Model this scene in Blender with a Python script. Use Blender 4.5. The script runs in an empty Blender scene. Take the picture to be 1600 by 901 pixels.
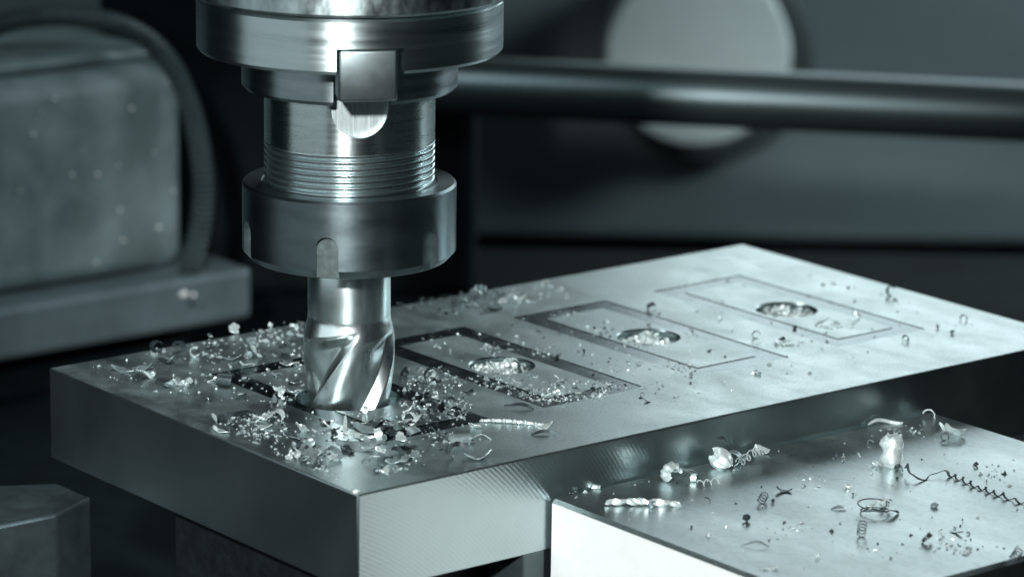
import bpy, bmesh, math, random
from mathutils import Vector, Matrix, noise
S = 0.001                                   # all lengths below are in millimetres
SC = bpy.context.scene
COL = SC.collection
R = math.radians

# ------------------------------------------------------------------ camera
cd = bpy.data.cameras.new("camera"); cam = bpy.data.objects.new("camera", cd); COL.objects.link(cam)
PITCH, ROLL = R(13.97), R(0.856)
fw = Vector((0, math.cos(PITCH), -math.sin(PITCH))); rt = Vector((1, 0, 0)); up = rt.cross(fw)
r2 = rt*math.cos(ROLL) + up*math.sin(ROLL); u2 = up*math.cos(ROLL) - rt*math.sin(ROLL)
m = Matrix((r2, u2, -fw)).transposed().to_4x4(); m.translation = Vector((38.29, -786.87, 222.68))*S
cam.matrix_world = m
cd.sensor_width = 36; cd.lens = 121.23; cd.clip_start = 0.02; cd.clip_end = 50
cd.dof.use_dof = True; cd.dof.focus_distance = 0.800; cd.dof.aperture_fstop = 16; cd.dof.aperture_blades = 8
SC.camera = cam

# ------------------------------------------------------------------ world, lamps, exposure
W = bpy.data.worlds.new("World"); SC.world = W; W.use_nodes = True
W.node_tree.nodes["Background"].inputs[0].default_value = (0.50, 0.82, 0.92, 1)
W.node_tree.nodes["Background"].inputs[1].default_value = 0.010
SC.view_settings.view_transform = 'Standard'; SC.view_settings.look = 'None'
SC.view_settings.exposure = 0; SC.view_settings.gamma = 1; SC.view_settings.use_curve_mapping = False

def lamp(name, kind, loc, aim, power, col, sx=100, sy=None, spot=None):
    ld = bpy.data.lights.new(name, kind); o = bpy.data.objects.new(name, ld); COL.objects.link(o)
    o.location = Vector(loc)*S
    o.rotation_euler = (Vector(aim)-Vector(loc)).to_track_quat('-Z', 'Y').to_euler()
    ld.energy = power; ld.color = col
    if kind == 'AREA':
        ld.shape = 'RECTANGLE'; ld.size = sx*S; ld.size_y = (sy or sx)*S
    else:
        ld.shadow_soft_size = sx*S; ld.spot_size = R(spot); ld.spot_blend = 0.6
    return o
COOL = (0.82, 0.97, 1.0)
lamp("work_lamp", 'SPOT', (-75, -850, 388), (25, 0, 5), 48, (0.95, 1, 0.99), 24, spot=21)
lamp("rear_window_lamp", 'AREA', (508, 900, 320), (110, 40, 0), 2.0, COOL, 890, 300)
lamp("side_lamp", 'AREA', (-650, -470, 190), (0, 0, 20), 1.3, COOL, 860, 380)
lamp("shop_lamp", 'AREA', (800, 560, 300), (400, 950, -110), 4.6, COOL, 260, 200)
lamp("casing_fill_lamp", 'AREA', (-40, 120, 300), (-120, 370, -20), 0.42, COOL, 120, 120)  # added fill that lights the casing, not a lamp of the machine

# ------------------------------------------------------------------ materials
MATS = {}
def mat(name, base, metallic=1.0, rough=0.3, aniso=0.0, arot=0.25, tangent=None, noise_s=None, noise_amt=0.0,
        rough_var=0.0, bump=None, stretch=(1, 1, 1), spec=0.5, speck=None):
    """procedural principled material; texture lengths in mm of object space"""
    m = bpy.data.materials.new(name); m.use_nodes = True; MATS[name] = m
    nt = m.node_tree; N = nt.nodes; L = nt.links; b = N["Principled BSDF"]
    b.inputs["Base Color"].default_value = (*base, 1); b.inputs["Metallic"].default_value = metallic
    b.inputs["Roughness"].default_value = rough; b.inputs["Specular IOR Level"].default_value = spec
    if aniso:
        b.inputs["Anisotropic"].default_value = aniso; b.inputs["Anisotropic Rotation"].default_value = arot
        t = N.new("ShaderNodeTangent"); t.direction_type = 'RADIAL'; t.axis = tangent or 'Z'
        L.new(t.outputs[0], b.inputs["Tangent"])
    tc = N.new("ShaderNodeTexCoord"); mp = N.new("ShaderNodeMapping")
    mp.inputs["Scale"].default_value = tuple(1000*s for s in stretch); L.new(tc.outputs["Object"], mp.inputs[0])
    m["_map"] = mp.name
    if noise_s:
        nz = N.new("ShaderNodeTexNoise"); nz.inputs["Scale"].default_value = noise_s; nz.inputs["Detail"].default_value = 6
        nz.inputs["Roughness"].default_value = 0.62
        L.new(mp.outputs[0], nz.inputs["Vector"])
        if noise_amt:
            r = N.new("ShaderNodeValToRGB"); a, z = 1-noise_amt, 1+noise_amt
            r.color_ramp.elements[0].position = 0.3; r.color_ramp.elements[1].position = 0.7
            r.color_ramp.elements[0].color = (*[min(1, c*a) for c in base], 1)
            r.color_ramp.elements[1].color = (*[min(1, c*z) for c in base], 1)
            L.new(nz.outputs[0], r.inputs[0]); L.new(r.outputs[0], b.inputs["Base Color"])
        if rough_var:
            mr = N.new("ShaderNodeMapRange"); mr.inputs[1].default_value = 0.3; mr.inputs[2].default_value = 0.7
            mr.inputs[3].default_value = max(0.02, rough-rough_var); mr.inputs[4].default_value = rough+rough_var
            L.new(nz.outputs[0], mr.inputs[0]); L.new(mr.outputs[0], b.inputs["Roughness"])
    if bump:
        bs, bd = bump[0], bump[1]; st = bump[2] if len(bump) > 2 else (1, 1, 1)
        mp2 = N.new("ShaderNodeMapping"); mp2.inputs["Scale"].default_value = tuple(1000*s for s in st)
        L.new(tc.outputs["Object"], mp2.inputs[0])
        n2 = N.new("ShaderNodeTexNoise"); n2.inputs["Scale"].default_value = bs; n2.inputs["Detail"].default_value = 4
        L.new(mp2.outputs[0], n2.inputs["Vector"])
        bp = N.new("ShaderNodeBump"); bp.inputs["Strength"].default_value = 1.0; bp.inputs["Distance"].default_value = bd*S
        L.new(n2.outputs[0], bp.inputs["Height"]); L.new(bp.outputs[0], b.inputs["Normal"])
    return m

STEEL = (0.66, 0.74, 0.745)
mat("turned_steel", STEEL, rough=0.28, aniso=0.86, noise_s=0.6, noise_amt=0.05, rough_var=0.03, stretch=(.12, .12, 1.5))
mat("thread_steel", (0.60, 0.68, 0.69), rough=0.25)
mat("flange_steel", (0.58, 0.66, 0.67), rough=0.32, aniso=0.80, noise_s=0.5, noise_amt=0.10, rough_var=0.06, stretch=(.05, .05, 1.2))
mat("collar_steel", (0.34, 0.40, 0.42), rough=0.33, aniso=0.8, noise_s=0.5, noise_amt=0.15, rough_var=0.06, stretch=(.1, .1, 1.2))
mat("nut_steel", (0.19, 0.235, 0.25), rough=0.34, aniso=0.6, noise_s=0.25, noise_amt=0.06, rough_var=0.04, stretch=(.3, .3, .9), bump=(1.2, 0.001, (.1, .1, 3)))
mat("slot_steel", (0.26, 0.31, 0.32), rough=0.40, noise_s=0.5, noise_amt=0.10, rough_var=0.04, bump=(0.7, 0.012, (1.5, 1.5, .5)))
mat("pocket_steel", (0.60, 0.66, 0.665), rough=0.50, noise_s=0.8, noise_amt=0.25, stretch=(2.5, 2.5, .2), bump=(1.0, 0.05, (2.2, 2.2, .15)))
mat("key_steel", (0.40, 0.465, 0.48), rough=0.33, noise_s=0.25, noise_amt=0.03, rough_var=0.02, bump=(1.0, 0.002, (.25, 1, 2)))
mat("spindle_steel", (0.42, 0.49, 0.50), rough=0.36, aniso=0.5, noise_s=0.35, noise_amt=0.25, rough_var=0.10, stretch=(.8, .8, .5), bump=(0.5, 0.012))
mat("shank_steel", STEEL, rough=0.33, aniso=0.6, noise_s=0.3, noise_amt=0.04, rough_var=0.02, stretch=(.3, .3, 1))
mat("cutter_carbide", (0.68, 0.75, 0.755), rough=0.30, noise_s=0.3, noise_amt=0.06, rough_var=0.05, stretch=(1, 1, .4), bump=(1.5, 0.002, (1, 1, .6)))
mat("chip_bright", (0.72, 0.79, 0.785), metallic=0.52, rough=0.36, noise_s=0.9, noise_amt=0.15, rough_var=0.1, bump=(1.6, 0.03))
mat("chip_grey", (0.26, 0.315, 0.325), metallic=0.5, rough=0.38, noise_s=0.8, noise_amt=0.25, rough_var=0.1, bump=(1.3, 0.03))
mat("chip_dark", (0.045, 0.06, 0.066), metallic=0.45, rough=0.36, noise_s=0.8, noise_amt=0.4, rough_var=0.1, bump=(1.3, 0.03))
mat("shaded_cast", (0.008, 0.011, 0.012), metallic=0.0, rough=0.45, noise_s=0.2, noise_amt=0.4, bump=(0.5, 0.35), spec=0.2)  # near-black base puts the shade under the workpiece into the colour
mat("black_iron", (0.005, 0.0085, 0.0098), metallic=0.0, rough=0.7, noise_s=0.05, noise_amt=0.4, bump=(0.8, 0.12), spec=0.08)
mat("clamp_steel", (0.075, 0.098, 0.105), metallic=0.6, rough=0.42, noise_s=0.12, noise_amt=0.22, rough_var=0.08, bump=(0.7, 0.02, (1, .25, 1)))
mat("casing_paint", (0.15, 0.195, 0.205), metallic=0.0, rough=0.5, noise_s=0.035, noise_amt=0.4, rough_var=0.1)
mat("ledge_steel", (0.12, 0.155, 0.17), metallic=0.3, rough=0.45, noise_s=0.03, noise_amt=0.3)
mat("hose_rubber", (0.055, 0.075, 0.08), metallic=0.2, rough=0.4, noise_s=0.1, noise_amt=0.2)
mat("rod_steel", (0.13, 0.165, 0.175), metallic=0.85, rough=0.36, noise_s=0.03, noise_amt=0.15, stretch=(.2, 1, 1))
mat("shaft_face", (0.56, 0.63, 0.63), metallic=0.0, rough=0.55, noise_s=0.05, noise_amt=0.06)
mat("shaft_shade", (0.03, 0.04, 0.044), metallic=0.0, rough=0.6, noise_s=0.05, noise_amt=0.2)  # dark colour of the shaft's modelled shadow
mat("wall_paint", (0.12, 0.155, 0.165), metallic=0.0, rough=0.6, noise_s=0.01, noise_amt=0.12)
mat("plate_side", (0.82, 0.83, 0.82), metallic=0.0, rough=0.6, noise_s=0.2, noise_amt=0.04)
mat("fine_grey", (0.30, 0.35, 0.36), metallic=0.3, rough=0.5, noise_s=0.8, noise_amt=0.3)

def mix_bump(m, coordfn):
    """adds milling lines to a material: height = coordfn network, chained onto its bump"""
    nt = m.node_tree; b = nt.nodes["Principled BSDF"]
    h, dist = coordfn(nt)
    bp = nt.nodes.new("ShaderNodeBump"); bp.inputs["Distance"].default_value = dist*S; bp.inputs["Strength"].default_value = 1
    nt.links.new(h, bp.inputs["Height"])
    if b.inputs["Normal"].links: nt.links.new(b.inputs["Normal"].links[0].from_socket, bp.inputs["Normal"])
    nt.links.new(bp.outputs[0], b.inputs["Normal"])

def arcs(centre, pitch, dist, distort=0.0):
    """face-mill marks: concentric arcs of the given pitch about a far centre (mm, object space)"""
    def fn(nt):
        N, L = nt.nodes, nt.links
        tc = N.new("ShaderNodeTexCoord"); mp = N.new("ShaderNodeMapping")
        mp.inputs["Scale"].default_value = (1000,)*3; mp.inputs["Location"].default_value = tuple(-c for c in centre)
        L.new(tc.outputs["Object"], mp.inputs[0])
        ln = N.new("ShaderNodeVectorMath"); ln.operation = 'LENGTH'; L.new(mp.outputs[0], ln.inputs[0])
        mu = N.new("ShaderNodeMath"); mu.operation = 'MULTIPLY'; mu.inputs[1].default_value = 2*math.pi/pitch
        L.new(ln.outputs["Value"], mu.inputs[0])
        sn = N.new("ShaderNodeMath"); sn.operation = 'SINE'; L.new(mu.outputs[0], sn.inputs[0])
        nz = N.new("ShaderNodeTexNoise"); nz.inputs["Scale"].default_value = 90; nz.inputs["Detail"].default_value = 3
        L.new(tc.outputs["Object"], nz.inputs["Vector"])
        am = N.new("ShaderNodeMath"); am.operation = 'MULTIPLY'; L.new(sn.outputs[0], am.inputs[0]); L.new(nz.outputs[0], am.inputs[1])
        return am.outputs[0], dist
    return fn

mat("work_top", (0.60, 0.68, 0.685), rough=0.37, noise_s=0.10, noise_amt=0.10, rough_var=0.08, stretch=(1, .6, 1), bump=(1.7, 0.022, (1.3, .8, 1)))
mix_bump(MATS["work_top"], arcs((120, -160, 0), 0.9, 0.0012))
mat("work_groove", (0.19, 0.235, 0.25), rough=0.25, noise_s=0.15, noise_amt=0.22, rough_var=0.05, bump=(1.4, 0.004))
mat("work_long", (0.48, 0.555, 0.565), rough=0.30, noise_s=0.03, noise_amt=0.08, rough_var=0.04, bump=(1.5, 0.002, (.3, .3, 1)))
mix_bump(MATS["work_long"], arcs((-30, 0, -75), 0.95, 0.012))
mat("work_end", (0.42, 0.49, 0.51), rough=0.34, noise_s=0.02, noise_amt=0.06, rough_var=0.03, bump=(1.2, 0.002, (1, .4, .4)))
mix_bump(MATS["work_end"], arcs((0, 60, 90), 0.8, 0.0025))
mat("hole_wall", (0.45, 0.52, 0.53), rough=0.25, noise_s=0.4, noise_amt=0.2, bump=(1, 0.02, (.6, .6, 3)))
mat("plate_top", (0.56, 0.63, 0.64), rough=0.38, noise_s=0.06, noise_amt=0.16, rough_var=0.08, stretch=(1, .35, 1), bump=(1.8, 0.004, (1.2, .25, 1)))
mix_bump(MATS["plate_top"], arcs((90, -45, 0), 0.7, 0.0007))

def speckle(name, scale, low):
    """fine pits and grains: multiplies the base colour by a thresholded fine noise"""
    nt = MATS[name].node_tree; N, L = nt.nodes, nt.links; b = N["Principled BSDF"]
    tc = N.new("ShaderNodeTexCoord"); mp = N.new("ShaderNodeMapping"); mp.inputs["Scale"].default_value = (1000, 600, 1000)
    L.new(tc.outputs["Object"], mp.inputs[0])
    nz = N.new("ShaderNodeTexNoise"); nz.inputs["Scale"].default_value = scale; nz.inputs["Detail"].default_value = 5; nz.inputs["Roughness"].default_value = .75
    L.new(mp.outputs[0], nz.inputs["Vector"])
    cr = N.new("ShaderNodeValToRGB"); e = cr.color_ramp.elements
    e[0].position = 0.36; e[0].color = (low, low, low, 1); e[1].position = 0.52; e[1].color = (1, 1, 1, 1)
    L.new(nz.outputs[0], cr.inputs[0])
    mx = N.new("ShaderNodeMix"); mx.data_type = 'RGBA'; mx.blend_type = 'MULTIPLY'; mx.inputs[0].default_value = 1
    L.new(b.inputs["Base Color"].links[0].from_socket, mx.inputs[6]); L.new(cr.outputs[0], mx.inputs[7]); L.new(mx.outputs[2], b.inputs["Base Color"])
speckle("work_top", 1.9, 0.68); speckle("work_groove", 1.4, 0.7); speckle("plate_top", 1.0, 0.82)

# ------------------------------------------------------------------ mesh helpers
def link(name, me, parent=None, mats=(), smooth=None):
    o = bpy.data.objects.new(name, me); COL.objects.link(o)
    for k in mats: me.materials.append(MATS[k])
    if parent: o.parent = parent
    if smooth is not None: shade(me, smooth)
    return o
def shade(me, ang):
    bm = bmesh.new(); bm.from_mesh(me); bm.normal_update()
    for f in bm.faces: f.smooth = True
    for e in bm.edges:
        e.smooth = not (len(e.link_faces) == 2 and e.calc_face_angle(0) > R(ang))
    bm.to_mesh(me); bm.free()
def mesh(name, vs, fs, mi=None):
    me = bpy.data.meshes.new(name); me.from_pydata([Vector(v)*S for v in vs], [], fs); me.validate(); me.update()
    if mi:
        for p, k in zip(me.polygons, mi): p.material_index = k
    return me
def fixn(me):
    bm = bmesh.new(); bm.from_mesh(me); bmesh.ops.recalc_face_normals(bm, faces=bm.faces); bm.to_mesh(me); bm.free(); return me
def box(x0, x1, y0, y1, z0, z1, bevel=0.0, seg=2):
    bm = bmesh.new()
    bmesh.ops.create_cube(bm, size=1)
    for v in bm.verts:
        v.co = Vector(((x0+x1)/2+v.co.x*(x1-x0), (y0+y1)/2+v.co.y*(y1-y0), (z0+z1)/2+v.co.z*(z1-z0)))*S
    if bevel: bmesh.ops.bevel(bm, geom=bm.edges[:], offset=bevel*S, segments=seg, profile=0.5, affect='EDGES')
    me = bpy.data.meshes.new("box"); bm.to_mesh(me); bm.free(); return me
def lathe(prof, n=128):
    """closed solid of revolution from (r, z) going up the outside"""
    vs, fs = [], []
    for r, z in prof:
        for k in range(n):
            a = 2*math.pi*k/n; vs.append((r*math.cos(a), r*math.sin(a), z))
    for i in range(len(prof)-1):
        for k in range(n):
            k2 = (k+1) % n; fs.append((i*n+k, i*n+k2, (i+1)*n+k2, (i+1)*n+k))
    fs.append(tuple(reversed(range(n)))); j = (len(prof)-1)*n; fs.append(tuple(range(j, j+n)))
    return fixn(mesh("lathe", vs, fs))
def prism(poly, d0, d1, axis='z'):
    """polygon (a, b) extruded from d0 to d1 along axis"""
    n = len(poly)
    def P(a, b, d): return {'z': (a, b, d), 'y': (a, d, b), 'x': (d, a, b)}[axis]
    vs = [P(a, b, d0) for a, b in poly]+[P(a, b, d1) for a, b in poly]
    fs = [tuple(range(n)), tuple(range(2*n-1, n-1, -1))]+[(k, k+n, (k+1) % n+n, (k+1) % n) for k in range(n)]
    return fixn(mesh("prism", vs, fs))
def cut(o, cutters):
    """boolean difference, applied; cutters are (mesh, matrix, material)"""
    tmp = []
    for me, mw, mk in cutters:
        c = bpy.data.objects.new("tmp", me); COL.objects.link(c); c.matrix_world = mw
        if mk: me.materials.clear(); me.materials.append(MATS[mk])
        md = o.modifiers.new("b", 'BOOLEAN'); md.operation = 'DIFFERENCE'; md.object = c; md.solver = 'EXACT'; md.material_mode = 'TRANSFER'
        tmp.append(c)
    dg = bpy.context.evaluated_depsgraph_get(); dg.update()
    me = bpy.data.meshes.new_from_object(o.evaluated_get(dg)); o.modifiers.clear(); old = o.data; o.data = me
    for c in tmp: bpy.data.objects.remove(c)
    return o
def thing(name, label, cat, loc=(0, 0, 0), rz=0.0, group=None):
    o = bpy.data.objects.new(name, None); COL.objects.link(o); o.empty_display_size = 0.01
    o.location = Vector(loc)*S; o.rotation_euler = (0, 0, rz); return tag(o, label, cat, group)
def tag(o, label, cat, group=None, kind=None):
    o["label"] = label; o["category"] = cat
    if group: o["group"] = group
    if kind: o["kind"] = kind
    return o
def struct(o): o["kind"] = "structure"; return o

HEAD = R(51.156)                                     # heading of the long side of the workpiece
ZROT = math.pi/2-HEAD                                # local x = long side, local y = width
LD = Vector((math.sin(HEAD), math.cos(HEAD), 0)); WD = Vector((-math.cos(HEAD), math.sin(HEAD), 0))
BC = Vector((5.83, -77.55, 0))                       # front corner of the workpiece, its top at z = 0
TZ = -95.0                                           # machine table
def uvw(u, v, z=0): return BC+LD*u+WD*v+Vector((0, 0, z))
def touv(x, y): q = Vector((x, y, 0))-BC; return q.dot(LD), q.dot(WD)

# ------------------------------------------------------------------ setting
tb = link("machine_table", box(-420, 300, -70, 560, TZ-60, TZ, 3), None, ["black_iron"]); struct(tb)
tb.location = (0, 0, 0)
fl = link("floor", mesh("floor", [(-3000, -2500, -900), (3000, -2500, -900), (3000, 3000, -900), (-3000, 3000, -900)], [(0, 1, 2, 3)]), None, ["black_iron"]); struct(fl)
wl = link("wall", box(-900, 1100, 950, 990, -182, 140, 4), None, ["wall_paint"]); struct(wl)
pl = link("wall_plinth", box(-900, 1100, 962, 1000, -900, -182.5), None, ["black_iron"]); struct(pl)

# black column added for the dark void behind the tool; it carries the rod
co = tag(link("backdrop_column", box(-82, 58, -40, 40, 0, 330, 4), None, ["black_iron"]), "tall black column added as the dark background behind the tool holder", "column")
co.location = Vector((-34, 515, TZ))*S
# ------------------------------------------------------------------ rear round rod, shaft and shade disc
rod = thing("guide_rod", "thick round steel rod running across behind the workpiece", "rod", (10, 466, -12))
d = Vector((215, -4, -6.3)).normalized()
q = d.to_track_quat('X', 'Z')
def along(me): me.transform(q.to_matrix().to_4x4()); return me
rb = lathe([(10.3, -20), (11, -19.3), (11, 330), (10.3, 330.7)], 64); rb.transform(Matrix.Rotation(math.pi/2, 4, 'Y')); link("bar", along(rb), rod, ["rod_steel"], 30)
sh = thing("round_shaft", "pale round shaft end with its shadow as a dark disc on the rear wall", "shaft", (129, 950, -77))
def facing(me, dx, dz, y):
    me.transform(Matrix.Rotation(math.pi/2, 4, 'X')); me.transform(Matrix.Translation(Vector((dx, y, dz))*S)); return me
link("ring", facing(lathe([(53, 0), (53, 14), (51, 16), (48, 16)], 96), 7, -8, 0), sh, ["shaft_shade"], 30)  # dark disc, set off-centre, stands in for the shaft's shadow on the wall
link("shaft_end", facing(lathe([(46, 16.2), (46, 47), (44.6, 48.6), (43, 49)], 96), 0, 0, 0), sh, ["shaft_face"], 30)

# ------------------------------------------------------------------ left rear: ledge, casing, hose
le = thing("machine_ledge", "long low dark grey steel ledge under the grey motor casing", "ledge", (-128, 300, TZ), ZROT)
link("top_slab", box(-170, 99, 0, 112, 20, 38, 2.2), le, ["ledge_steel"])
link("base", box(-168, 88, 22, 108, 0, 20.1, 1), le, ["black_iron"])  # black base stands in for the shade beneath the slab's overhang
cs = thing("motor_casing", "big worn grey motor casing with rounded edges on the ledge", "casing", (-128, 300, TZ+38), ZROT)
link("body", box(-170, 81, 12, 95, 0.0, 71, 8, 4), cs, ["casing_paint"], 40)
link("lid", box(-166, 74, 22, 88, 71, 76, 2.5, 3), cs, ["casing_paint"], 40)
pts = [(-168, -6), (-150, 14), (-138, 25.5), (-118.5, 30.5), (-94.4, 28), (-79.2, 17.5), (-70.6, 0), (-66.7, -21.3), (-67.5, -39.4), (-72, -58)]
def catmull(P, n):
    out = []
    for i in range(len(P)-1):
        a, b, c, e = P[max(i-1, 0)], P[i], P[i+1], P[min(i+2, len(P)-1)]
        for k in range(n):
            t = k/n
            out.append(0.5*((2*b)+(c-a)*t+(2*a-5*b+4*c-e)*t*t+(3*b-a-3*c+e)*t**3))
    out.append(P[-1]); return out
def tube(path, rad, n=14, caps=True):
    vs, fs = [], []; ref = Vector((0.13, 1, 0.07)).normalized()
    for i, p in enumerate(path):
        t = (path[min(i+1, len(path)-1)]-path[max(i-1, 0)]).normalized()
        a = t.cross(ref).normalized(); b = t.cross(a); r = rad(i) if callable(rad) else rad
        for k in range(n):
            w = 2*math.pi*k/n; vs.append(p+a*(r*math.cos(w))+b*(r*math.sin(w)))
    for i in range(len(path)-1):
        for k in range(n): fs.append((i*n+k, i*n+(k+1) % n, (i+1)*n+(k+1) % n, (i+1)*n+k))
    if caps: fs.append(tuple(range(n))); fs.append(tuple(range(len(vs)-1, len(vs)-n-1, -1)))
    return fixn(mesh("tube", vs, fs))
path = catmull([Vector((x, 352, z)) for x, z in pts], 26)
hz = tag(link("ribbed_hose", tube(path, lambda i: 3.4+0.75*math.sin(i*2.1), 14), None, ["hose_rubber"], 60), "dark ribbed flexible hose arching over the grey motor casing", "hose")

# ------------------------------------------------------------------ supports under the workpiece
HB = 22.73
s1 = tag(link("support_block", box(5, 62, 16, 80, 0, -HB-TZ, 0.6), None, ["shaded_cast"]), "rough dark support block, blackened for shade, under the milled steel workpiece at the cutter end", "support")
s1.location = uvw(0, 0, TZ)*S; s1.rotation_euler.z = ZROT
s2 = tag(link("support_block", box(170, 215, 16, 80, 0, -HB-TZ, 0.6), None, ["shaded_cast"]), "rough dark support block, blackened for shade, under the clean end of the workpiece", "support")
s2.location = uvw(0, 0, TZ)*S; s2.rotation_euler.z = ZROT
s3 = tag(link("spacer_bar", box(46.3, 52.6, 0.2, 13, 0, -HB-TZ, 0.4), None, ["clamp_steel"]), "narrow dark steel spacer bar between workpiece and white-sided plate", "spacer")
s3.location = uvw(0, 0, TZ)*S; s3.rotation_euler.z = ZROT
cl = tag(link("clamp_block", prism([(-14, -19.5), (-1.1, -9.3), (5.4, 4.4), (-4.5, 16), (-18.2, 13.4), (-60, 5), (-58, -40)], 0, 63), None, ["clamp_steel"]), "dark worn steel clamp block with cut corners beside the workpiece", "clamp")
bm = bmesh.new(); bm.from_mesh(cl.data); bmesh.ops.bevel(bm, geom=bm.edges[:], offset=0.7*S, segments=2, affect='EDGES', profile=.5); bm.to_mesh(cl.data); bm.free()
cl.location = Vector((-69.3, 14.5, TZ))*S

# ------------------------------------------------------------------ workpiece: slab with four bores and four frame-shaped grooves
WL, WW = 227.7, 127.1
HOLES = [(43.9, 64.3), (91.1, 64.9), (138.4, 64.7), (186.3, 64.8)]
GD = 0.16
wme = box(0, WL, 0, WW, -HB, 0, 0.38, 2)
wp = link("workpiece", wme, None, ["work_top", "work_long", "work_end", "work_groove", "hole_wall"])
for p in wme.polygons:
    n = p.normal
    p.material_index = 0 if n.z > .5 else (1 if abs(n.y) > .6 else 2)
wp.location = BC*S; wp.rotation_euler.z = ZROT
wp.matrix_world = Matrix.Translation(BC*S) @ Matrix.Rotation(ZROT, 4, 'Z')
tag(wp, "thick milled steel workpiece slab with rectangular grooves and bored holes", "workpiece")
def frame_prism(u0, u1, v0, v1, g, z0, z1):
    o_ = [(u0, v0), (u1, v0), (u1, v1), (u0, v1)]; i_ = [(u0+g, v0+g), (u1-g, v0+g), (u1-g, v1-g), (u0+g, v1-g)]
    vs = [(a, b, z) for z in (z0, z1) for ring in (o_, i_) for a, b in ring]; fs = []
    for k in range(4):
        j = (k+1) % 4
        fs += [(k, j, 4+j, 4+k), (8+k, 12+k, 12+j, 8+j), (k, 8+k, 8+j, j), (4+k, 4+j, 12+j, 12+k)]
    return fixn(mesh("frame", vs, fs))
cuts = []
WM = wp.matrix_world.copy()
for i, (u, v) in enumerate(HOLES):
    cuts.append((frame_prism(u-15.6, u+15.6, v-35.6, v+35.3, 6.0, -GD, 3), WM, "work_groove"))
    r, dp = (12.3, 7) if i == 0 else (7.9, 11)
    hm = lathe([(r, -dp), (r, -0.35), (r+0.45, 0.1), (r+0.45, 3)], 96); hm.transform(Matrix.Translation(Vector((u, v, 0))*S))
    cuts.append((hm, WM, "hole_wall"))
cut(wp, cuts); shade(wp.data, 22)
def ground(x, y):
    """height of the work surface below a point (mm)"""
    u, v = touv(x, y)
    if 53 <= u <= 175 and -92 <= v < 0: return -10.5
    for i, (hu, hv) in enumerate(HOLES):
        if math.hypot(u-hu, v-hv) < (12.3 if i == 0 else 7.9): return -6
        if max(abs(u-hu)-15.6, abs(v-hv)-35.5) < 0 and max(abs(u-hu)-9.6, abs(v-hv)-29.5) > 0: return -GD
    return 0.0

# ------------------------------------------------------------------ plate in front of the workpiece
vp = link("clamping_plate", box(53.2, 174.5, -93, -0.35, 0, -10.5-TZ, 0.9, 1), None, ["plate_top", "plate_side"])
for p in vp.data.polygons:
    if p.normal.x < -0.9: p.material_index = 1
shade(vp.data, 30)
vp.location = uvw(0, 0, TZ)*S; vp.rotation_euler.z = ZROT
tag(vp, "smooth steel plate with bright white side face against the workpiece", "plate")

# ------------------------------------------------------------------ spindle with tool holder, nut and end mill
sp = thing("milling_spindle", "steel milling spindle with collet nut and fluted end mill cutting the workpiece", "spindle", (0, 0, -3))
def sub(name, me, mats, parent=sp, sm=30):
    o = link(name, me, parent, mats, None); o.matrix_parent_inverse = Matrix.Translation(Vector((0, 0, 3))*S); 
    if sm: shade(me, sm)
    return o
sub("spindle_nose", lathe([(30, 96.7), (36.9, 96.7), (37.6, 97.4), (37.6, 140), (37, 140.6)]), ["spindle_steel"])
fl_ = link("holder_flange", lathe([(24, 83.6), (34.7, 83.6), (35.4, 84.4), (35.4, 95.4), (34.8, 96.1), (31, 96.3)], 192), None, ["flange_steel", "key_steel"])
cl_ = link("holder_collar", lathe([(18, 74.6), (24.2, 74.6), (25.05, 75.5), (25.05, 83.8), (24, 83.85)], 160), None, ["collar_steel"])
nk = link("holder_neck", lathe([(18, 62.1), (19.75, 62.1), (19.85, 62.3), (19.85, 74.7), (19, 74.75)], 160), None, ["turned_steel", "pocket_steel"])
KA = R(9.5)                                             # the drive key sits a little right of the front
KM = Matrix.Rotation(KA, 4, 'Z')
stad = [(6.6*math.cos(t), 73-6.7*math.sin(t)) for t in [math.pi*k/24 for k in range(25)]]+[(-6.6, 92), (6.6, 92)]
def slotcut(): return prism(stad, -45, -17.6, 'y')
fslot = prism([(-7.1, 80), (8.2, 80), (8.2, 89.5), (-7.1, 89.5)], -45, -25.6, 'y')
fslot2 = prism([(-7.1, 80), (7.1, 80), (7.1, 89.5), (-7.1, 89.5)], 25.6, 45, 'y')
cut(nk, [(slotcut(), KM, "pocket_steel")]); cut(cl_, [(slotcut(), KM, "collar_steel")])
cut(fl_, [(fslot, KM, "key_steel"), (fslot2, KM, "key_steel")])
for o in (nk, cl_, fl_): o.parent = sp; o.matrix_parent_inverse = Matrix.Translation(Vector((0, 0, 3))*S); shade(o.data, 25)
ky = box(-6.55, 6.55, -35.3, -27.2, 77.6, 89.3, 0.7, 3); ky.transform(KM); sub("drive_key", ky, ["key_steel"])
# thread
def grid_rev(rf, z0, z1, nz, n, cap0=True, cap1=True):
    vs, fs = [], []
    for i in range(nz+1):
        z = z0+(z1-z0)*i/nz
        for k in range(n):
            a = 2*math.pi*k/n; r = rf(a, z); vs.append((r*math.cos(a), r*math.sin(a), z))
    for i in range(nz):
        for k in range(n): fs.append((i*n+k, i*n+(k+1) % n, (i+1)*n+(k+1) % n, (i+1)*n+k))
    if cap0: fs.append(tuple(reversed(range(n))))
    if cap1: fs.append(tuple(range(nz*n, nz*n+n)))
    return fixn(mesh("rev", vs, fs))
def thr(a, z):
    ph = ((z-1.5*a/(2*math.pi))/1.5) % 1.0
    w = max(0, min(1, (62.3-z)/1.0))
    t = abs(ph-0.5)*2                      # 0 at crest centre, 1 in the root
    g = max(0, min(1, (t-0.35)/0.5)); return 19.9-1.0*w*g*g*(3-2*g)
sub("thread", grid_rev(thr, 48.5, 62.15, 220, 180), ["thread_steel"], sm=175)
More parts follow.
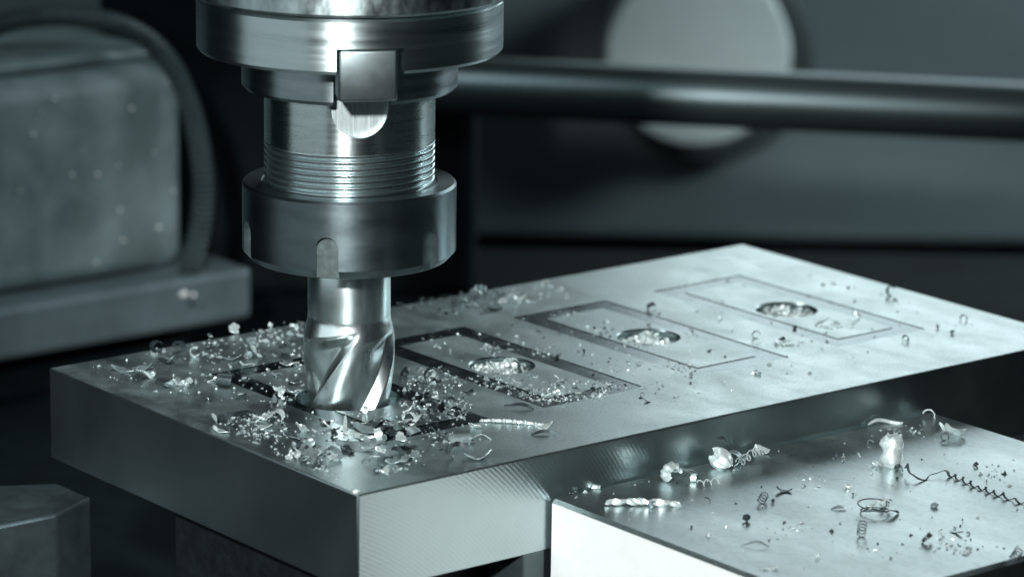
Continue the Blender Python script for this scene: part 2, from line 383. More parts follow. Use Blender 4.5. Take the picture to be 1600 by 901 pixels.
# collet nut with six spanner slots
nt_ = link("collet_nut", lathe([(12, 34.2), (22.7, 34.2), (23.3, 34.5), (25, 36.4), (25, 51.9), (24.5, 52.5), (20.6, 52.5), (20.4, 52.2)], 192), None, ["nut_steel", "slot_steel"])
ncut = []
for k in range(6):
    st = [(2.65*math.cos(t), 41.6+2.7*math.sin(t)) for t in [math.pi*j/16 for j in range(17)]]+[(-2.65, 33.9), (2.65, 33.9)]
    ncut.append((prism(st, -30, -23.2, 'y'), Matrix.Rotation(R(-9+60*k), 4, 'Z'), "slot_steel"))
cut(nt_, ncut); nt_.parent = sp; nt_.matrix_parent_inverse = Matrix.Translation(Vector((0, 0, 3))*S); shade(nt_.data, 25)
sub("collet_face", lathe([(9.9, 33.4), (11.6, 33.4), (12.4, 34.3), (12.4, 36)], 96), ["collar_steel"])
em = link("end_mill", lathe([(9.7, 20.0), (9.75, 20.1), (9.75, 33.6), (9.7, 33.7)], 128), sp, ["shank_steel"]); em.matrix_parent_inverse = Matrix.Translation(Vector((0, 0, 3))*S); shade(em.data, 30)
RC = 10.75
def mill(a, z):
    th = math.degrees(a)+90.0                         # 0 = towards the camera, + = right
    te = -52+3.85*(z+0.5)
    ph = (th-te) % 90.0
    w_ = max(0, min(1, (20.2-z)/5.0)); Rz = 9.76+(RC-9.76)*w_*w_*(3-2*w_)
    fade = max(0, min(1, (18.4-z-0.035*abs(ph-85))/4.2)); fade = fade*fade*(3-2*fade)
    if ph < 9: dr = 0.0
    elif ph < 70: dr = 2.1*(0.5-0.5*math.cos((ph-9)/61*math.pi))
    elif ph < 76: dr = 2.1
    else: dr = 2.1*(1-(ph-76)/14)
    return Rz-dr*fade
sub("fluted_cutter", grid_rev(mill, -2.6, 20.15, 80, 360), ["cutter_carbide"], parent=sp, sm=28)
fc = [o for o in sp.children if o.name.startswith("fluted_cutter")][0]
fc.parent = em; fc.matrix_parent_inverse = Matrix.Identity(4)

# ------------------------------------------------------------------ chips
rng = random.Random(7)
def solid(P, t):
    """thin curved sheet with thickness from a grid of points"""
    ni, nj = len(P), len(P[0]); T, Bt = [], []
    for i in range(ni):
        for j in range(nj):
            a = P[min(i+1, ni-1)][j]-P[max(i-1, 0)][j]; b = P[i][min(j+1, nj-1)]-P[i][max(j-1, 0)]
            n = a.cross(b); n = n.normalized() if n.length > 1e-9 else Vector((0, 0, 1))
            T.append(P[i][j]+n*t/2); Bt.append(P[i][j]-n*t/2)
    vs = T+Bt; m_ = ni*nj; fs = []
    for i in range(ni-1):
        for j in range(nj-1):
            a, b, c, e = i*nj+j, (i+1)*nj+j, (i+1)*nj+j+1, i*nj+j+1
            fs += [(a, b, c, e), (m_+e, m_+c, m_+b, m_+a)]
    for i in range(ni-1):
        a, b = i*nj, (i+1)*nj; fs.append((a, m_+a, m_+b, b)); a, b = i*nj+nj-1, (i+1)*nj+nj-1; fs.append((b, m_+b, m_+a, a))
    for j in range(nj-1):
        a, b = j, j+1; fs.append((b, m_+b, m_+a, a)); a, b = (ni-1)*nj+j, (ni-1)*nj+j+1; fs.append((a, m_+a, m_+b, b))
    return vs, fs
def settle(vs, rot=None):
    if rot is not None: vs = [rot @ v for v in vs]
    z = min(v.z for v in vs); cx = sum(v.x for v in vs)/len(vs); cy = sum(v.y for v in vs)/len(vs)
    return [Vector((v.x-cx, v.y-cy, v.z-z-0.04)) for v in vs]
def tilt(r, a): return Matrix.Rotation(r.uniform(-a, a), 3, 'X') @ Matrix.Rotation(r.uniform(-a, a), 3, 'Y')
def flake(r, l, w, rad, til=0.35, jag=0.18, n=8, mm=5):
    """leaf-like shaving: bent sheet with a ragged outline"""
    P = []
    for i in range(n):
        s = i/(n-1); prof = (math.sin(math.pi*(0.12+0.80*s)))**0.6*(1+r.uniform(-jag, jag)); off = r.uniform(-jag, jag)*w*0.25
        row = []
        for j in range(mm):
            y = (j/(mm-1)-0.5)*w*prof+off; x = (s-0.5)*l
            a = x/rad; b = y/(rad*1.6)
            row.append(Vector((rad*math.sin(a), y, rad*(1-math.cos(a))+abs(y)*b*0.5+0.12*math.sin(9*s+j))))
        P.append(row)
    vs, fs = solid(P, 0.16); return settle(vs, tilt(r, til)), fs
def curl(r, rad, w, turns, til=0.5, jag=0.12, grow=0.25):
    """C-shaped or rolled ribbon"""
    n = max(7, int(turns*16)); P = []; a0 = r.uniform(-0.6, 0.6)
    for i in range(n):
        s = i/(n-1); a = a0+turns*2*math.pi*s; q_ = rad*(1-grow*s); ww = w*(0.55+0.45*math.sin(math.pi*min(1, .15+s)))*(1+r.uniform(-jag, jag))
        P.append([Vector((q_*math.cos(a), y*ww+0.35*w*s, q_*math.sin(a))) for y in (-.5, -.12, .2, .5)])
    vs, fs = solid(P, 0.15); return settle(vs, tilt(r, til)), fs
def sliver(r, l, w, wav=0.4, til=0.15):
    """narrow twisted strip"""
    n = 12; P = []; tw = r.uniform(-1.6, 1.6); ph = r.uniform(0, 6)
    for i in range(n):
        s = i/(n-1); a = tw*s+0.4; ww = w*(0.25+0.75*math.sin(math.pi*(0.08+.86*s)))
        c = Vector(((s-.5)*l, wav*math.sin(ph+4*s), 0.6*wav*(1+math.sin(ph+5*s))))
        dv = Vector((0, math.cos(a), math.sin(a)))*ww*.5
        P.append([c-dv, c, c+dv])
    vs, fs = solid(P, 0.13); return settle(vs, tilt(r, til)), fs
def globe(r, rad, span=1.35, til=0.5):
    """shaving rolled into an open ball"""
    P = []; n = 16
    for i in range(n):
        f = span*math.pi*i/(n-1); q_ = rad*(1-.22*i/n)*(1+.10*math.sin(2.7*i)*r.uniform(.3, 1.2))
        P.append([Vector((q_*math.sin(t_)*math.cos(f), 1.15*q_*math.cos(t_)+.5*math.sin(2*f), q_*math.sin(t_)*math.sin(f))) for t_ in [math.pi*(.14+.72*(j+r.uniform(-.12, .12)*(j in (0, 6)))/6) for j in range(7)]])
    vs, fs = solid(P, 0.16); return settle(vs, tilt(r, til)), fs
def barrel(r, rad, h, turns=1.2):
    """shaving rolled into an upright barrel of two bulges"""
    n = int(18*turns); P = []
    for i in range(n):
        a = 2*math.pi*turns*i/(n-1)+2.4; row = []
        for j in range(8):
            s = j/7; q_ = rad*(.72+.33*abs(math.sin(2*math.pi*s)))*(1-.1*i/n)*(1+.09*math.sin(3*a+9*s))
            row.append(Vector((q_*math.cos(a), q_*math.sin(a), h*s*(1+.04*math.sin(5*a)))))
        P.append(row)
    vs, fs = solid(P, 0.16); return settle(vs, tilt(r, .12)), fs
def twist(r, l, w, th, turns):
    """long strip twisted about its own length"""
    n = max(26, int(turns*14)); P = []
    for i in range(n):
        s = i/(n-1); a = turns*2*math.pi*s; ww = w*(.55+.45*math.sin(math.pi*(.1+.8*s)))*(1+r.uniform(-.1, .1))
        dv = Vector((.35*w, math.cos(a), math.sin(a)))*ww*.5; c = Vector(((s-.5)*l, .25*math.sin(3*s), .2*math.sin(4*s)))
        P.append([c-dv, c, c+dv])
    vs, fs = solid(P, th); return settle(vs), fs
def coil(r, path_len, rad, pitch, w=0.5, rise=0.0, taper=0.0, sag=0.0):
    """helical swarf lying along x"""
    turns = path_len/pitch; n = int(turns*18)+8; P = []
    for i in range(n):
        s = i/(n-1); a = turns*2*math.pi*s; q_ = rad*(1-taper*s)
        P.append([Vector(((s-.5)*path_len+d_, q_*math.cos(a)+sag*math.sin(2.4*s), q_*math.sin(a)+rise*s)) for d_ in (-w/2, w/2)])
    vs, fs = solid(P, 0.14); return settle(vs), fs
def wire(pts3, rad):
    me = tube(catmull([Vector(p) for p in pts3], 10), rad, 6); return me
def crumb(r, s):
    bm = bmesh.new(); bmesh.ops.create_icosphere(bm, subdivisions=1, radius=s)
    vs = [v.co*r.uniform(.55, 1.25) for v in bm.verts]; vs = [Vector((v.x, v.y*r.uniform(.8, 1), v.z*.7)) for v in vs]
    fs = [tuple(v.index for v in f.verts) for f in bm.faces]; bm.free(); return settle(vs), fs
def cmesh(vf, mk, sm=40):
    me = mesh("chip", vf[0], vf[1]); me.materials.append(MATS[mk]); shade(me, sm); return me
def put(name, me, x, y, label, cat, rz=0.0, sc=1.0, z=None, group=None):
    o = bpy.data.objects.new(name, me); COL.objects.link(o)
    o.location = Vector((x, y, ground(x, y) if z is None else z))*S; o.rotation_euler.z = rz; o.scale = (sc,)*3
    return tag(o, label, cat, group)

# --- larger chips that can be told apart, on the workpiece
def big(name, vf, mk, xy, label, rz=0, z=None, cat="chip"):
    return put(name, cmesh(vf, mk), xy[0], xy[1], label, cat, R(rz), 1, z)
def rr(k): return random.Random(k)
big("metal_flake", flake(rr(1), 6.5, 2.6, 9, .12), "chip_grey", (-55.8, 19.8), "pale flat flake lying alone near the workpiece corner above the clamp block", -20)
big("curled_chip", curl(rr(2), 1.5, 2.2, .7, .4), "chip_dark", (-49.9, 38.1), "dark curled chip near the casing-side edge beside a tall dark one", 30)
big("curled_chip", curl(rr(3), 1.9, 1.9, .55, .3), "chip_dark", (-44.1, 38.4), "tall dark folded chip with a bright foot near the casing-side edge", 60)
big("metal_flake", flake(rr(4), 4.8, 2.2, 3.4, .5), "chip_bright", (-49.0, 13.8), "bright bent flake over a dark shadow at the clamp-block end of the workpiece", 50)
big("metal_flake", flake(rr(41), 5, 2, 5, .3), "chip_grey", (-51.3, 21.2), "ragged grey flake leaning against a bright bent flake", 10)
big("curled_chip", curl(rr(5), 1.2, 1.6, .6, .3), "chip_bright", (-38.9, 6.9), "small bright hook chip with a dark belly near the dark barrel chip", -20)
big("rolled_chip", curl(rr(6), 1.75, 3.6, 1.3, .05), "chip_dark", (-30.2, 7.3), "dark barrel-shaped rolled chip on the clamp-block side of the cutter", 80)
big("metal_flake", flake(rr(7), 4.6, 3.0, 3.6, .9), "chip_bright", (-24.6, 34.1), "bright leaf-shaped chip standing upright between cutter and casing-side edge", 40)
big("metal_flake", flake(rr(8), 5.4, 2.6, 5, .25), "chip_grey", (-30.4, 31.9), "grey leaf chip with dark ragged end beside the upright bright leaf", 0)
big("metal_flake", flake(rr(9), 4.6, 2.2, 4, .3), "chip_bright", (-18.2, -19.0), "white oval leaf chip at the edge of the swarf near the short end", 15)
big("metal_flake", flake(rr(10), 4.2, 2.2, 4, .2), "chip_bright", (-18.3, -27.5), "low white leaf chip with dark underside between cutter and short end edge", -10)
big("metal_flake", flake(rr(11), 4.5, 2.4, 4, .7), "chip_bright", (-29.6, -24.4), "bright tilted flake close to the short end edge of the workpiece", 60)
big("metal_flake", flake(rr(12), 4.6, 2.0, 5, .2), "chip_bright", (-27.6, -31.6), "ragged bright flake hanging on the short end edge of the workpiece", -35)
big("long_flake", sliver(rr(13), 7, 2.4, .7), "chip_dark", (-24.0, -17.2), "long dark wavy shaving between bright leaf chips", 5)
big("metal_flake", flake(rr(14), 7.4, 4.4, 8, .22, .08), "chip_grey", (5.8, -28.3), "broad plate-like grey flake between the cutter and the beaded corner", -25)
big("metal_flake", flake(rr(15), 9, 4.6, 10, .12, .14), "chip_grey", (3.7, -43.7), "largest flat ragged shaving between the cutter and the beaded corner", 0)
big("long_flake", sliver(rr(16), 8, 2.4, .8, .2), "chip_bright", (-8.2, -46.3), "long pale shaving lying across the swarf by the short end edge", 62)
big("metal_flake", flake(rr(17), 5, 2, 4, .4), "chip_bright", (-2.8, -27.2), "bright white flake at the foot of the cutter", 25)
big("metal_flake", flake(rr(171), 4.6, 1.9, 4, .5), "chip_bright", (10.8, -62.5), "small white forked flake lying beside the beaded workpiece corner", 70)
big("rolled_chip", curl(rr(18), 1.25, 5.5, 1.25, .05, .25), "chip_grey", (27.5, -37.9), "torn tubular rolled chip with dark cracks near the edge above the milled side", -75)
big("open_curl", curl(rr(19), 2.3, 4.2, .62, .1), "chip_dark", (26.4, -50.0), "dark open hook-shaped curl at the edge above the milled side", 0)
big("metal_flake", flake(rr(20), 7.0, 3.2, 4, .5), "chip_grey", (31.4, -49.3), "large pale flake lying beside the dark hook-shaped curl", -8)
hair = tag(link("wire_chip", wire([(0, 0, .1), (1.2, .4, 1.1), (3.0, .6, 1.6), (4.6, .2, 1.0), (6.1, -.2, .12)], .13), None, ["chip_bright"], 60), "thin bright arched wire shaving beside the torn tubular chip", "chip")
hair.scale = (.7, .7, .7); hair.location = (29.8*S, -34.2*S, 0); 
big("needle_chip", twist(rr(21), 15, .9, .4, 6), "chip_bright", (38.8, -21.3), "long straight twisted bright needle chip leading out of the swarf heap", -9)
big("metal_flake", flake(rr(22), 4.4, 2, 3.4, .3), "chip_bright", (46.1, -24.6), "bright knobbly chip at the end of the twisted needle", 0)
big("long_flake", sliver(rr(23), 6, .8, .4, .1), "chip_dark", (46.1, -29.3), "thin dark sliver beside the end of the twisted needle", 10)
big("long_flake", sliver(rr(24), 7, .9, .6, .1), "chip_dark", (40.5, -8.3), "dark wavy sliver beside the corner of the chip-strewn groove frame", -14)
big("metal_flake", flake(rr(25), 6, 1.8, 5, .3), "chip_dark", (33.2, 83.4), "dark pointed leaf chip lying alone between the groove frames and casing-side edge", 12)
big("curled_chip", curl(rr(26), 1.15, .9, .8, .2), "chip_dark", (100.3, 59.3), "small dark open ring chip between the two cleanest groove frames", 0)
big("metal_flake", flake(rr(27), 3.4, 2.2, 2.2, .8), "chip_bright", (127.9, 81.8), "bright crumpled flake beside the farthest bored hole", 30)
big("long_flake", sliver(rr(28), 5.2, .7, .3, .5), "chip_grey", (118.3, 74.6), "fine upright sliver with a dark knob beside the farthest hole", 50)
big("curled_chip", curl(rr(29), 1.2, 1.1, .7, .8), "chip_dark", (74.7, 88.6), "dark spiky tuft chip between the third and fourth groove frames", 40)
big("curled_chip", curl(rr(30), 1.5, 1.0, .7, .5), "chip_dark", (139.1, 106.4), "dark tangled chip at the workpiece edge past the farthest bored hole", 40)
big("curled_chip", curl(rr(31), 1.0, .8, .7, .5), "chip_dark", (155.7, 81.4), "small dark flat chip near the clean short end of the workpiece", 10)
big("burr_bead", crumb(rr(32), .85), "chip_bright", (5.3, -76.4), "small bright bead sitting on the sharp workpiece corner above the milled side", 0)
big("curled_chip", curl(rr(33), 1.3, 1.1, .6, .6), "chip_dark", (12.6, 18.4), "dark spiky upright curl touching the heap beside the cutter", 60)
big("open_curl", curl(rr(34), 2.2, 1.4, .6, .3), "chip_dark", (18.9, 14.7), "dark arched shaving in the heap between cutter and bored hole", 20)

# --- chips on the plate
PZ = -10.5
def bigp(*a, **k): return big(*a, z=PZ, **k)
bigp("rolled_chip", globe(rr(50), 2.7), "chip_bright", (75.0, -30.5), "shiny globe-like rolled chip on the plate beside a leaning sliver", 20)
bigp("long_flake", sliver(rr(51), 6.2, 1.2, .4, 1.0), "chip_grey", (79.6, -27.7), "grey sliver leaning up between globe-like chip and small ring", 60)
bigp("curled_chip", curl(rr(52), 1.0, 1.3, 1.1, .2), "chip_bright", (80.5, -30.2), "small bright ring chip lying beside the leaning sliver", 80)
bigp("rolled_chip", globe(rr(53), 2.7), "chip_bright", (87.4, -19.8), "large shiny ball-like rolled chip against the workpiece side", 60)
bigp("rolled_chip", curl(rr(54), 2.0, 2.4, 1.0, .5, .2), "chip_grey", (90.5, -17.1), "grey rolled chip nestling against the large ball-like chip", -20)
big("tangled_chip", curl(rr(55), 1.7, 2.2, 1.4, .8, .4), "chip_dark", (87.0, -10.5), "dark tangled curl lying on top of the ball-like chip", 30, PZ+2.6)
big("metal_flake", flake(rr(56), 3.6, 1.3, 2.4, .9), "chip_bright", (87.3, -6.3), "bright spiky flake crowning the dark tangled curl", 70, PZ+4.9)
bigp("metal_flake", flake(rr(57), 4.0, 2.0, 4, 1.1), "chip_grey", (92.9, -12.3), "pale pointed flake standing beside a little corkscrew", 50)
bigp("corkscrew_chip", coil(rr(58), 7.5, 1.0, 1.9, .35, 2.2), "chip_bright", (94.5, -14.3), "little bright corkscrew coil climbing beside the ball-like chip", 42)
bigp("corkscrew_chip", coil(rr(581), 5.5, .75, 1.9, .3), "chip_bright", (84.0, -33.0), "thin bright wavy coil lying flat near the small ring chip", 25)
bigp("metal_flake", flake(rr(59), 4.0, 2.2, 3, .4), "chip_bright", (97.7, -6.9), "pale wedge-shaped leaf chip by the workpiece side", -20)
bigp("needle_chip", twist(rr(60), 16.5, 1.5, .8, 1.7), "chip_bright", (68.4, -49.2), "thick bright twisted rod chip near the plate's white side", 0)
bigp("rolled_chip", barrel(rr(61), 2.7, 7.2, .86), "chip_bright", (127.7, -15.2), "tall bright double-bulged rolled chip standing upright on the plate", 40)
bigp("curled_chip", curl(rr(63), 1.0, 1.4, .8, .4), "chip_dark", (128.5, -20.2), "dark frilly curl at the foot of the tall rolled chip", 0)
bigp("fan_chip", flake(rr(64), 6.0, 3.6, 3.2, 1.0), "chip_bright", (145.3, 9.5), "broad bright fan-shaped chip at the plate end away from the white side", 10)
bigp("long_flake", sliver(rr(65), 4.5, 1.0, .5, 1.0), "chip_bright", (143.2, 14.9), "narrow bright sliver leaning on the fan-shaped chip", -60)
bigp("curled_chip", curl(rr(66), 1.0, 1.0, .9, .3), "chip_dark", (142.4, 6.1), "dark little curl under the fan-shaped chip", 0)
bigp("curled_chip", curl(rr(67), 1.7, .7, .5, .2), "chip_bright", (141.0, 25.9), "thin bright hoop chip at the plate corner touching the workpiece", 0)
ring_pts = []
for i in range(30):
    a = 0.5+i*0.42; q_ = 4.0-0.045*i; ring_pts.append((q_*math.cos(a), q_*math.sin(a)*.9, 0.9+1.1*math.sin(a*.5+.6)+.02*i))
rg = tag(link("ring_coil", wire(ring_pts, .16), None, ["chip_dark"], 60), "loose dark wire ring coil with shiny beads inside on the plate", "chip")
rg.location = (119.9*S, -51.4*S, (PZ+.05)*S)
bigp("curled_chip", curl(rr(69), 1.3, 1.7, .9, .3), "chip_bright", (122.8, -47.9), "shiny bead-like curl inside the dark wire ring", 30)
bigp("metal_flake", flake(rr(70), 3.2, 1.5, 3, .4), "chip_bright", (120.0, -47.1), "pale flake lying inside the dark wire ring", 0)
bigp("long_flake", sliver(rr(71), 3.6, 1.2, .5, .5), "chip_dark", (124.0, -53.1), "dark pointed shard beside the wire ring", 30)
def swarf_string():
    P = [(129.0*S, -22.7*S), (133.3*S, -26.5*S), (139.7*S, -23.2*S), (144.5*S, -30.9*S), (149.4*S, -38.0*S), (155.9*S, -45.8*S)]
    c = catmull([Vector((x/S, y/S, 0)) for x, y in P], 60); G = []
    for i, p in enumerate(c):
        s = i/(len(c)-1); t = (c[min(i+1, len(c)-1)]-c[max(i-1, 0)]).normalized(); n = Vector((-t.y, t.x, 0))
        big_ = max(0, 1-s/.45); a = 2*math.pi*(3.2*s+ 13*max(0, s-.40)); q_ = (0.62+1.0*big_)*(1+.4*math.sin(17*s)*math.sin(41*s))
        z = q_*(1+math.sin(a))*.8; G.append([p+n*(q_*.8*math.cos(a))+Vector((0, 0, z+.1))+t*d_+Vector((0, 0, d_*.2)) for d_ in (-.33, .33)])
    vs, fs = solid(G, .15); return vs, fs
vf = swarf_string(); zmin = min(v.z for v in vf[0])
me = mesh("swarf", [Vector((v.x, v.y, v.z-zmin-.04)) for v in vf[0]], vf[1]); me.materials.append(MATS["chip_dark"]); shade(me, 40)
ss = bpy.data.objects.new("swarf_string", me); COL.objects.link(ss); ss.location = (0, 0, PZ*S)
tag(ss, "long dark helical swarf string trailing across the plate", "swarf")
bigp("corkscrew_chip", coil(rr(73), 3.0, .9, 1.0, .4, .8), "chip_dark", (95.4, -45.5), "tiny dark coiled chip standing on the plate near a bent flake", 70)
bigp("metal_flake", flake(rr(74), 4.0, 1.5, 2.6, .3), "chip_dark", (100.8, -37.0), "dark bent flake with bright rim near the tiny coiled chip", 10)
bigp("corkscrew_chip", coil(rr(75), 3.6, .95, 1.0, .45, 1.4), "chip_dark", (115.5, -68.2), "small dark coil standing near the wire ring", 80)
bigp("curled_chip", curl(rr(76), 1.5, 1.2, .6, 1.0), "chip_dark", (129.4, -72.0), "dark crossed hook chip standing near the scratched patch", 70)
bigp("corkscrew_chip", coil(rr(77), 3.2, .95, 1.0, .45, 1.0), "chip_dark", (147.2, -83.4), "small dark coil at the plate's outer edge", 60)
bigp("burr_bead", crumb(rr(78), 1.2), "chip_dark", (91.0, -59.3), "round dark pebble-like chip with a glint on the plate", 0)
bigp("burr_bead", crumb(rr(79), .95), "chip_bright", (115.7, -33.4), "round bright bead chip between wire ring and tall rolled chip", 0)
bigp("burr_bead", crumb(rr(80), .9), "chip_grey", (133.9, -46.9), "small grey bead chip beside the swarf string", 0)
bigp("burr_bead", crumb(rr(81), 1.1), "chip_bright", (123.6, -15.9), "bright knobbly bead beside the tall rolled chip", 0)
bigp("burr_bead", crumb(rr(82), 1.1), "chip_bright", (58.2, -36.7), "bright bead at the plate's corner against the workpiece", 0)
bigp("long_flake", sliver(rr(83), 6, .7, .8, .1), "chip_grey", (91.7, -76.9), "long thin pale sliver lying alone near the plate's white side", -20)
bigp("long_flake", sliver(rr(84), 3.5, .8, .3, .1), "chip_grey", (112.1, -49.4), "short ribbed sliver beside the wire ring", 0)
bigp("metal_flake", flake(rr(85), 3.4, 1.2, 5, .1), "chip_bright", (94.0, -91.9), "small white flake at the edge above the white side", 15)
bigp("long_flake", sliver(rr(86), 9, .9, .9, .2), "chip_bright", (129.3, 19.1), "bright wavy shaving along the foot of the workpiece side", 22)

# --- scattered small chips: shared meshes, one object each
KINDS = {}
for mk in ("bright", "grey", "dark"):
    KINDS["flake", mk] = [cmesh(flake(rr(200+k), rng.uniform(1.8, 3.2), rng.uniform(1.1, 2.1), rng.uniform(1.4, 4), .6), "chip_"+mk) for k in range(7)]
    KINDS["curl", mk] = [cmesh(curl(rr(300+k), rng.uniform(.55, 1.1), rng.uniform(.6, 1.5), rng.uniform(.45, 1.0), .8), "chip_"+mk) for k in range(7)]
    KINDS["sliver", mk] = [cmesh(sliver(rr(400+k), rng.uniform(2.2, 4.2), rng.uniform(.4, .9), .35, .5), "chip_"+mk) for k in range(6)]
    KINDS["crumb", mk] = [cmesh(crumb(rr(500+k), rng.uniform(.28, .55)), "chip_"+mk) for k in range(5)]
NAME = {"flake": "metal_flake", "curl": "curled_chip", "sliver": "sliver_chip", "crumb": "metal_crumb"}
WORD = {"flake": "leaf-like flake", "curl": "curled chip", "sliver": "narrow sliver", "crumb": "crumb"}
TONE = {"bright": "bright", "grey": "grey", "dark": "dark"}
def inside(p, poly):
    c = False; n = len(poly)
    for i in range(n):
        (x1, y1), (x2, y2) = poly[i], poly[i-1]
        if (y1 > p[1]) != (y2 > p[1]) and p[0] < (x2-x1)*(p[1]-y1)/(y2-y1)+x1: c = not c
    return c
def scatter(poly, n, where, mix, tones, smin=.6, smax=1.1, zf=None):
    x0, x1 = min(p[0] for p in poly), max(p[0] for p in poly); y0, y1 = min(p[1] for p in poly), max(p[1] for p in poly)
    k = 0; g = 0
    while k < n and g < 20000:
        g += 1; x, y = rng.uniform(x0, x1), rng.uniform(y0, y1)
        if not inside((x, y), poly): continue
        u, v = touv(x, y)
        if zf is None:
            if math.hypot(x, y) < 13.2: continue
            if any(math.hypot(u-a, v-b) < 9 for a, b in HOLES[1:]): continue
        kd = rng.choices(list(mix), list(mix.values()))[0]; mk = rng.choices(list(tones), list(tones.values()))[0]
        lb = f"{TONE[mk]} {WORD[kd]} {where}" if "broad" in WORD[kd] else f"small {TONE[mk]} {WORD[kd]} {where}"
        put(NAME[kd], rng.choice(KINDS[kd, mk]), x, y, lb, "chip", rng.uniform(0, 6.28), rng.uniform(smin, smax), zf, group=lb)
        k += 1
MIX = {"flake": 4, "curl": 4, "sliver": 2, "crumb": 2}
TN = {"bright": 2, "grey": 4, "dark": 4}
scatter([(-16.0, -20.5), (-3.1, -12.8), (14.8, -10.8), (32.9, -26.8), (30.3, -47.3), (12.3, -64.3), (-8.2, -50.8)], 40, "in the swarf between cutter and beaded corner", {"flake": 6, "curl": 3, "sliver": 2, "crumb": 1}, TN, 1.1, 2.2)
scatter([(11.3, 20.1), (21.4, 26.5), (28.7, 6.6), (28.3, -15.4), (15.0, -17.2), (11.5, -2.7)], 34, "in the heap between cutter and first groove", {"flake": 2, "curl": 5, "sliver": 3, "crumb": 2}, TN, .8, 1.5)
scatter([(-35.5, 32.2), (-14.5, 48.8), (-11.3, 10.1), (-15.3, -9.7), (-30.7, -5.0)], 15, "on the clamp-block side of the cutter", MIX, TN, .9, 1.7)
scatter([(-53.7, 33.6), (-37.7, 56.9), (-15.1, 71.2), (-13.9, 52.0), (-40.2, 32.0)], 12, "along the casing-side edge at the cutter end", MIX, {"bright": 7, "grey": 2, "dark": 1}, .8, 1.6)
scatter([(8.1, 90.1), (31.5, 106.8), (50.3, 111.5), (48.5, 96.6), (21.7, 83.4)], 22, "along the casing-side edge past the cutter", {"flake": 2, "curl": 2, "crumb": 4}, {"bright": 4, "grey": 3}, .9, 1.6)
scatter([(35.5, 24.4), (46.4, 19.1), (63.3, 14.3), (60.0, 3.9), (46.3, 10.5), (29.3, 18.2)], 22, "between the second bored hole and its groove", {"curl": 3, "sliver": 3, "crumb": 3}, {"bright": 5, "grey": 2, "dark": 1}, .5, .9)
scatter([(-30.7, -21.3), (-15.1, -12.4), (-8.7, -43.4), (-0.3, -64.9), (-17.3, -43.8)], 18, "along the short end edge of the workpiece", {"flake": 4, "curl": 2, "crumb": 1}, TN, .7, 1.3)
scatter([(12.7, 53.5), (46.7, 74.9), (72.7, 63.4), (69.5, 14.6), (54.4, 37.4), (22.7, 35.6)], 18, "around the middle groove frames", {"curl": 3, "sliver": 1, "crumb": 4}, {"bright": 3, "dark": 4}, .5, .85)
scatter([(72.2, 96.7), (100.7, 149.5), (164.0, 75.3), (117.0, 29.0), (68.6, -13.3)], 34, "on the clean half of the workpiece", {"curl": 2, "crumb": 6, "flake": 1}, {"bright": 2, "dark": 5}, .45, .85)
scatter([(-69.0, 23.2), (-54.6, 34.2), (-38.0, 8.6), (-30.0, -13.2), (-53.2, 7.8)], 8, "near the workpiece corner above the clamp block", {"crumb": 5, "curl": 2}, TN, .5, .9)
scatter([(53.5, -37.9), (136.7, 18.4), (158.4, -4.8), (148.3, -77.3), (100.5, -88.2), (80.6, -76.1)], 46, "on the plate", {"crumb": 7, "curl": 2, "sliver": 1}, {"bright": 3, "grey": 2, "dark": 4}, .5, .95, zf=PZ)

WORD["flake"] = "broad flat flake"; NAME["flake"] = "broad_flake"
KB = KINDS; KINDS = {("flake", mk): [cmesh(flake(rr(720+k), rng.uniform(3.8, 5.6), rng.uniform(1.8, 3.0), rng.uniform(2.6, 6), .5, .22), "chip_"+mk) for k in range(6)] for mk in ("bright", "grey", "dark")}
def broad(poly, n, where): scatter(poly, n, where, {"flake": 1}, {"bright": 4, "grey": 3, "dark": 3}, .75, 1.15)
broad([(-15.8, -23.1), (-2.9, -17.1), (14.9, -16.2), (27.1, -31.3), (12.1, -59.5), (-6.9, -48.3)], 18, "in the swarf between cutter and beaded corner")
broad([(-51.7, 22.4), (-36.3, 41.3), (-15.7, 42.5), (-11.3, -1.2), (-30.7, -5.0), (-45.6, 8.2)], 9, "on the clamp-block side of the cutter")
broad([(-30.7, -21.3), (-15.1, -12.4), (-8.7, -43.4), (-17.6, -38.8)], 5, "along the short end edge of the workpiece")

